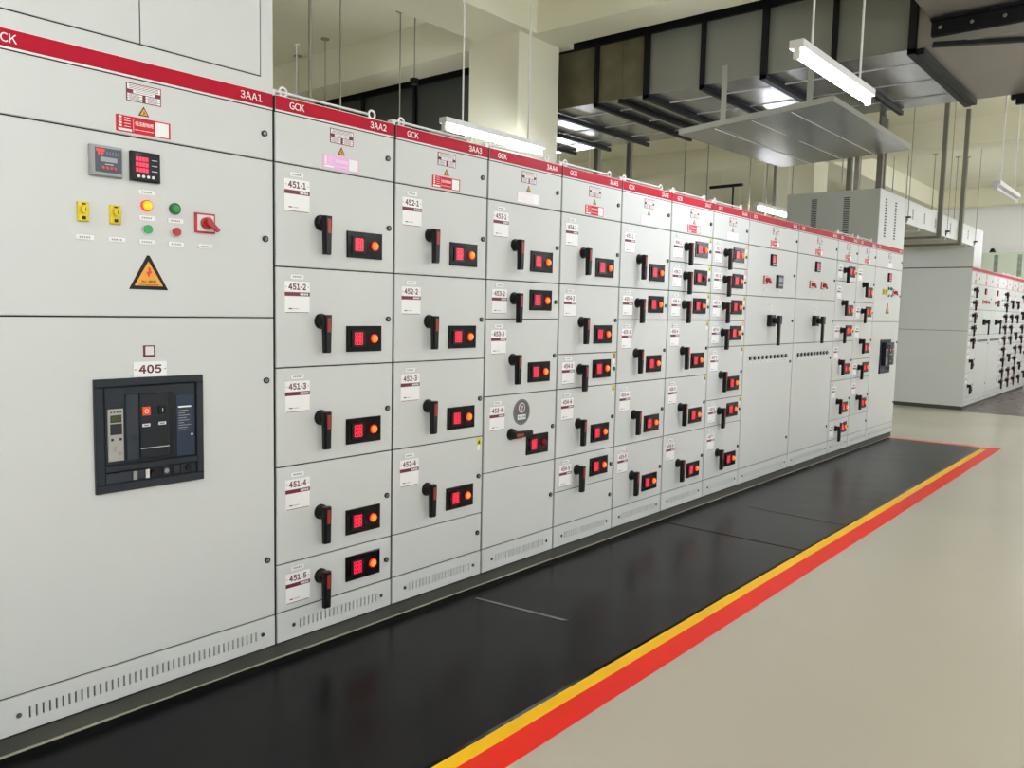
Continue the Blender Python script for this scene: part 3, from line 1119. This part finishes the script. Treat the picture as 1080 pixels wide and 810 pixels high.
# ---- far row
G2 = 'far switchgear row'
yy = 13.97
feeder(yy, 'narrow grey cabinet with seven drawers, near corner of the far row', G2, [1, 1, 1, 1, 1, 2, 2], '', 'signred', rail=False, lamps=False)
yy += 0.6
capacitor(yy, 0, 'first wide grey cabinet with a lever switch in the far row', G2, band=False, two=True)
yy += 1.0
capacitor(yy, 0, 'second wide grey cabinet with a lever switch in the far row', G2, band=False)
yy += 1.0
FM = [[1] * 9, [2, 1, 1, 1, 2, 1, 1], [2, 1, 2, 1, 1, 1, 1], [1, 2, 1, 1, 1, 2, 1], [2, 2, 1, 2, 2]]
FL = ['narrow grey cabinet with nine small drawers in the far row', 'narrow drawer cabinet of the far row, next beyond the nine-drawer one',
      'narrow drawer cabinet of the far row, second beyond the nine-drawer one', 'narrow drawer cabinet of the far row, third beyond the nine-drawer one',
      'narrow drawer cabinet of the far row, cut by the right edge']
for ms, lb in zip(FM, FL):
    feeder(yy, lb, G2, ms, '', 'signred', rail=(lb is not FL[-1]), lamps=False)
    yy += 0.6
R2E = yy
# near side of the far row: panels
side = MB()
side.box(-0.985, -0.005, 13.955, 13.9715, 0.06, 1.205, 'paint')
side.box(-0.98, -0.01, 13.962, 13.9712, 1.2045, 1.2115, 'seam')
side.build('side_panel', None)
sp = col.objects[-1] if False else [o for o in bpy.data.objects if o.name == 'side_panel'][0]
first_far = [o for o in bpy.data.objects if o.get('label', '').startswith('narrow grey cabinet with seven drawers, near')][0]
sp.parent = first_far
sp.location = (0, -13.97, 0)
MB().box(-0.985, -0.005, -0.015, 0.0015, 1.211, 2.156, 'paint').box(-0.98, -0.01, -0.006, 0.0014, 2.156, 2.1645, 'seam').build('side_panel', first_far)
t = thing('busbar_box', 'white slotted upper box on the corner cabinet of the far row', 'busbar box', (0, 13.972, 2.198))
MB().box(-1.0, -0.002, 0.0, 0.58, -0.028, 0.55, 'paint').build('body', t)
part('panel', 'bbp5', t, (0, 0, 0), lambda b: b.cbox(-0.002, 0.001, 0.003, 0.287, -0.022, 0.547, 'paint', 0.001))
part('panel', 'bbp6', t, (0, 0, 0), lambda b: b.cbox(-0.002, 0.001, 0.292, 0.577, -0.022, 0.547, 'paint', 0.001))
t = thing('busbar_box', 'pale green slotted box above the far end of the far row', 'busbar box', (0, R2E - 0.25, 2.2))
MB().box(-1.0, 0.0, 0.0, 0.24, -0.03, 0.55, 'boxgreen').build('body', t)
for xx in (-0.62, -0.2):
    b = MB()
    slots(b, 0.0, xx, 0.06, 0.5, 20, 0.08, 'y')
    b.build('vent_slots', t)
t = thing('dome_camera', 'tiny black dome camera on top of the pale green box', 'camera', (-0.72, R2E - 0.12, 2.75))
MB().cyl((0, 0, 0), (0, 0, 0.03), 0.06, 'black', 16).build('mount', t)
MB().cyl((0, 0, 0.03), (0, 0, 0.09), 0.055, 'black', 16, 0.03).build('dome', t)


# ------------------------------------------------------------------ duct with its flanges and bars
DY0, DY1, DZ0, DZ1 = 6.6, 8.4, 3.34, 3.86
t = thing('air_duct', 'large rectangular sheet metal air duct with black flanges under the ceiling', 'duct', (0, DY0, DZ0))
D, H = DY1 - DY0, DZ1 - DZ0
xs = [-7.0, -5.2, -4.3, -3.4, -2.9, -2.37, -1.83, -1.555, -1.29, -0.74, -0.19, 0.37, 0.93]
for k in range(len(xs) - 1):
    m_ = 'galvdarkshade' if xs[k] < -3.5 else ('galvdull' if xs[k] < -1.3 else 'galv')  # darker left sections: own dull tone plus unlit shade put into colour
    a, b_ = xs[k], xs[k + 1]
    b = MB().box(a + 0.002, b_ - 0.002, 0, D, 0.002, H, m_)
    b.box(a + 0.002, b_ - 0.002, 0.001, D - 0.001, 0.0, 0.002, 'foil')  # underside sheet brighter than the sides: reflected light put into its colour
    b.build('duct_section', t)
    if m_ == 'galv' or k in (3, 4, 5, 6):
        for q in (0.36, 0.9, 1.44):
            MB().box(a + 0.03, b_ - 0.03, q, q + 0.012, -0.006, 0.0, 'pale').build('seam_strip', t)
for x in xs[1:]:
    w = 0.035 if x not in (-1.29, -0.19, 0.93) else 0.05
    if x != -1.555:
        MB().box(x - w / 2, x + w / 2, -0.035, 0.0, -0.035, H + 0.06, 'iron').build('flange', t)
    b = MB()
    b.box(x - w / 2, x + w / 2, -0.035, D + 0.06, -0.045, -0.006, 'iron')
    b.build('support_bar', t)
MB().box(-7.0, 0.93, -0.03, 0.03, H + 0.0, H + 0.2, 'iron').build('top_rail', t)
MB().box(-0.995, -0.985, 0.1, 0.2, H, HC - DZ0, 'iron').build('hanger', t)
MB().box(0.6, 0.61, 0.1, 0.2, H, HC - DZ0, 'iron').build('hanger', t)

t = thing('plenum_duct', 'beige grey plenum joining the duct at the upper right', 'duct', (0.96, DY0, DZ0))
MB().box(0.0, 3.0, 0.0, D, 0.0, H + 0.05, 'ductbeige').build('box', t)
MB().box(0.09, 3.0, -3.2, -0.01, 0.185, H + 0.05, 'ductbeige').build('branch', t)
b = MB()
b.box(0.10, 2.95, -0.045, -0.0, 0.055, 0.165, 'iron')
b.box(0.10, 2.95, -0.10, -0.045, 0.15, 0.165, 'iron')
b.build('angle_bar', t)
b = MB()
for k in range(14):
    b.cyl((0.16 + k * 0.2, -0.045, 0.105), (0.16 + k * 0.2, -0.055, 0.105), 0.014, 'chrome', 8)
b.build('bolts', t)
MB().bar((0.12, -0.06, -0.01), (2.6, 0.98, -0.02), 0.05, 0.03, 'iron').build('brace', t)
MB().bar((0.32, D + 0.02, -0.02), (2.9, D - 0.25, -0.02), 0.05, 0.04, 'iron').build('brace', t)
MB().box(0.36, 2.95, D - 0.03, D + 0.02, -0.09, -0.03, 'iron').build('angle_bar', t)
MB().box(0.0, 0.05, 0.0, D + 0.02, -0.045, -0.001, 'iron').build('support_bar', t)
MB().box(1.5, 1.51, 0.1, 0.2, H, HC - DZ0, 'iron').build('hanger', t)
MB().box(1.5, 1.51, -2.9, -2.8, H, HC - DZ0, 'iron').build('hanger', t)

# drip tray hanging under the duct
t = thing('drip_tray', 'shiny sheet metal tray hanging below the duct', 'tray', (0, 6.595, 2.95))
# corners: near left, near right, far right, far left (the sheet sags)
P = {'nl': (-0.95, 0.0, 0.0), 'nr': (0.38, 0.0, 0.10), 'fr': (0.36, 2.3, 0.10), 'fl': (-0.85, 2.05, 0.0)}
NX, NY = 12, 14
vs, fs = [], []
rnd = random.Random(5)
for j in range(NY + 1):
    for i in range(NX + 1):
        u, v = i / NX, j / NY
        p = [P['nl'][k] * (1 - u) * (1 - v) + P['nr'][k] * u * (1 - v) + P['fr'][k] * u * v + P['fl'][k] * (1 - u) * v for k in range(3)]
        e = 4 * u * (1 - u) * 4 * v * (1 - v)
        p[2] += -0.012 * e + 0.006 * e * math.sin(7 * u + 5 * v) + rnd.uniform(-0.0015, 0.0015) * e
        vs.append(tuple(p))
for j in range(NY):
    for i in range(NX):
        a = j * (NX + 1) + i
        fs.append((a, a + NX + 1, a + NX + 2, a + 1))
n0 = len(vs)
vs2 = vs + [(p[0], p[1], p[2] + 0.004) for p in vs]
fs2 = fs + [tuple(reversed([i + n0 for i in f])) for f in fs]
MB().add(vs2, fs2, 'foil', True).build('sheet', t)
for a, b_ in (('nl', 'nr'), ('nr', 'fr'), ('fr', 'fl'), ('fl', 'nl')):
    pa, pb = Vector(P[a]) + Vector((0, 0, 0.022)), Vector(P[b_]) + Vector((0, 0, 0.022))
    MB().bar(pa, pb, 0.004, 0.045, 'galvbar').build('lip', t)
for u in (0.25, 0.5, 0.75):
    pa = [P['nl'][k] * (1 - u) + P['nr'][k] * u for k in range(3)]
    pb = [P['fl'][k] * (1 - u) + P['fr'][k] * u for k in range(3)]
    MB().bar(Vector(pa) + Vector((0, 0.02, -0.013)), Vector(pb) + Vector((0, -0.02, -0.013)), 0.008, 0.003, 'pale').build('seam_strip', t)
for u in (0.31, 0.86):
    pa = [P['nl'][k] * (1 - u) + P['nr'][k] * u for k in range(3)]
    MB().box(pa[0] - 0.025, pa[0] + 0.025, -0.0005, 0.005, pa[2] + 0.01, 3.47 - 2.95, 'galvbar').build('strap', t)
    pb = [P['fl'][k] * (1 - u) + P['fr'][k] * u for k in range(3)]
    MB().box(pb[0] - 0.025, pb[0] + 0.025, pb[1] - 0.3, pb[1] - 0.295, pb[2] + 0.003, 3.3335 - 2.95, 'galvbar').build('strap', t)


# ------------------------------------------------------------------ fluorescent batten lights
def batten(x, y, label, lit=True, ztube=2.765, top=HC, group='pendant batten lights'):
    t = thing('batten_light', label, 'lamp', (x, y, ztube), group)
    L = 1.24

    def housing(b):
        b.box(-0.038, 0.038, 0, L, 0.032, 0.075, 'fixture')

    def tube(b):
        b.cyl((0, 0.028, 0.0), (0, L - 0.028, 0.0), 0.0165, 'tubelit' if lit else 'tubeoff', 10)

    def holder(b):
        b.box(-0.016, 0.016, 0, 0.024, -0.022, 0.032, 'fixture')

    def rod(b):
        b.cyl((0, 0, 0.075), (0, 0, top - ztube), 0.007, 'fixture', 8)
        b.cyl((0, 0, top - ztube - 0.012), (0, 0, top - ztube), 0.03, 'fixture', 12)
    part('housing', 'lhousing', t, (0, 0, 0), housing)
    part('tube', ('ltube', lit), t, (0, 0, 0), tube)
    part('tube_holder', 'lholder', t, (0, 0.002, 0), holder)
    part('tube_holder', 'lholder', t, (0, L - 0.026, 0), holder)
    part('rod', ('lrod', top, ztube), t, (0, 0.22, 0), rod)
    part('rod', ('lrod', top, ztube), t, (0, L - 0.2, 0), rod)
    return t


batten(-1.86, 4.58, 'lit white batten light in front of the nearest column')
batten(0.95, 4.38, 'lit white batten light hanging beside the metal tray')
batten(-1.86, 10.35, 'lit white batten light above cabinet 3AA9, behind the red band')
batten(0.94, 9.95, 'unlit white batten light at the right, before the end wall', lit=False, top=3.9)
FILL = 'added unseen batten lights brightening the hall'
rest = [(0.95, -1.35), (0.95, 15.9), (0.95, 18.6), (-1.86, -1.2), (-1.86, 16.1), (-5.2, 4.6), (-5.2, 10.3), (-5.2, 16.0)]  # unseen fixtures added off view, number and places chosen for brightness
rest += [(x, y) for x in (4.2, 6.6) for y in (-4.2, -1.35, 1.6, 4.4, 7.25, 10.1, 12.0, 15.9, 18.6)] + [(2.6, -1.35), (2.6, -4.2), (3.2, 11.4)]
for x, y in rest:
    batten(x, y, 'unseen lit batten light added outside the view to brighten the hall', group=FILL)


# ------------------------------------------------------------------ hanger rods and posts in the ceiling space
def hanger_rod(px, py, y, zlo, label, r=0.006, top=HC, flange=True, tee=False, m='steelrod'):
    p = at(px, py, 1, y)
    t = thing('hanger_rod', label, 'hanger', (p.x, y, zlo), 'rods hanging from the ceiling')
    MB().cyl((0, 0, 0), (0, 0, top - zlo), r, m, 8).build('rod', t)
    if flange:
        MB().cyl((0, 0, top - zlo - 0.012), (0, 0, top - zlo), 0.045, m, 12).build('flange', t)
    MB().box(-0.03, 0.03, -0.03, 0.03, 0.0, 0.06, 'iron').build('clamp', t)
    return t


hanger_rod(327, 60, 3.6, 2.168 + 0.0, 'thin hanging rod right beside the upper box of 3AA1', r=0.011)
hanger_rod(359, 60, 3.75, 2.2, 'thin hanging rod above the GCK lettering of 3AA2')
hanger_rod(422, 60, 5.62, 2.3, 'hanging rod with round ceiling flange above cabinet 3AA3')
hanger_rod(437.5, 40, 5.7, 3.55, 'short dark rod hanging from the ceiling left of the column')
hanger_rod(343, 55, 5.71, 3.3, 'short rod with round flange far left under the ceiling')
hanger_rod(314, 70, 5.9, 2.3, 'thin dark rod close to the upper box in the background')
for px, y, lb in ((722, 9.6, 'thin rod under the duct above cabinet 3AA7, left of a pair'), (746, 9.8, 'thin rod under the duct above cabinet 3AA7, right of a pair'),
                  (791, 10.8, 'thin rod above the seam of 3AA8 and 3AA9'), (809, 11.2, 'thin rod left of the middle column'), (836, 12.4, 'thin rod in front of the middle column'),
                  (888, 11.0, 'thin rod above the slotted box, leftmost behind it'), (907, 11.4, 'thin rod behind the corner post of the slotted box'),
                  (957, 15.2, 'thin rod above the busbar bridge near its start'), (985, 16.0, 'thin pale rod left of the nearer bridge hanger'),
                  (1009, 16.5, 'thin rod between the two bridge hangers'), (1019.5, 16.6, 'thin rod right of the farther bridge hanger'), (942, 14.6, 'thin short rod above the slotted box corner')):
    hanger_rod(px, 190, y, 2.746 if -1.1 < at(px, 190, 1, y).x < 0.1 else 2.35, lb, r=0.008, m='steelrod')
for px, py, y, w, lb in ((630, 168, 9.3, 0.07, 'grey steel post under the far edge of the duct, left one'), (664, 168, 9.3, 0.06, 'grey steel post under the far edge of the duct, right one'),
                         (896.5, 175, 13.0, 0.07, 'grey steel post behind the slotted box'), (817, 195, 11.9, 0.03, 'slim steel post at the edge of the middle column')):
    p = at(px, py, 1, y)
    t = thing('support_post', lb, 'post', (p.x, y, 0))
    b = MB()
    b.box(-w / 2, w / 2, -w / 2, -w / 2 + 0.006, 0, HC, 'postgrey')
    b.box(-w / 2, -w / 2 + 0.006, -w / 2 + 0.006, w / 2, 0, HC, 'postgrey')
    b.box(w / 2 - 0.006, w / 2, -w / 2 + 0.006, w / 2, 0, HC, 'postgrey')
    b.build('channel', t)
    MB().box(-w, w, -w, w, 0, 0.01, 'postgrey').build('foot_plate', t)
t = thing('support_post', 'grey steel post rising from the front corner of the slotted box', 'post', (-0.03, YB[12] + 0.04, 2.745))
MB().box(-0.028, 0.028, -0.028, 0.028, 0.008, HC - 2.745, 'postgrey').build('channel', t)
MB().box(-0.03, 0.03, -0.035, 0.06, 0, 0.008, 'postgrey').build('foot_plate', t)
# dark T-shaped bracket beyond the duct
p = at(773, 205, 1, 10.6)
t = thing('tee_bracket', 'dark T shaped bracket on a rod above cabinet 3AA8', 'bracket', (p.x, 10.6, 0))
top = at(773, 196, 1, 10.6).z
MB().cyl((0, 0, 0), (0, 0, top), 0.014, 'iron', 8).build('stem', t)
a, b_ = at(749, 198, 1, 10.6), at(783, 195.5, 1, 10.6)
MB().bar((a.x - p.x, 0, top), (b_.x - p.x, 0, top + 0.005), 0.05, 0.035, 'iron').build('arm', t)
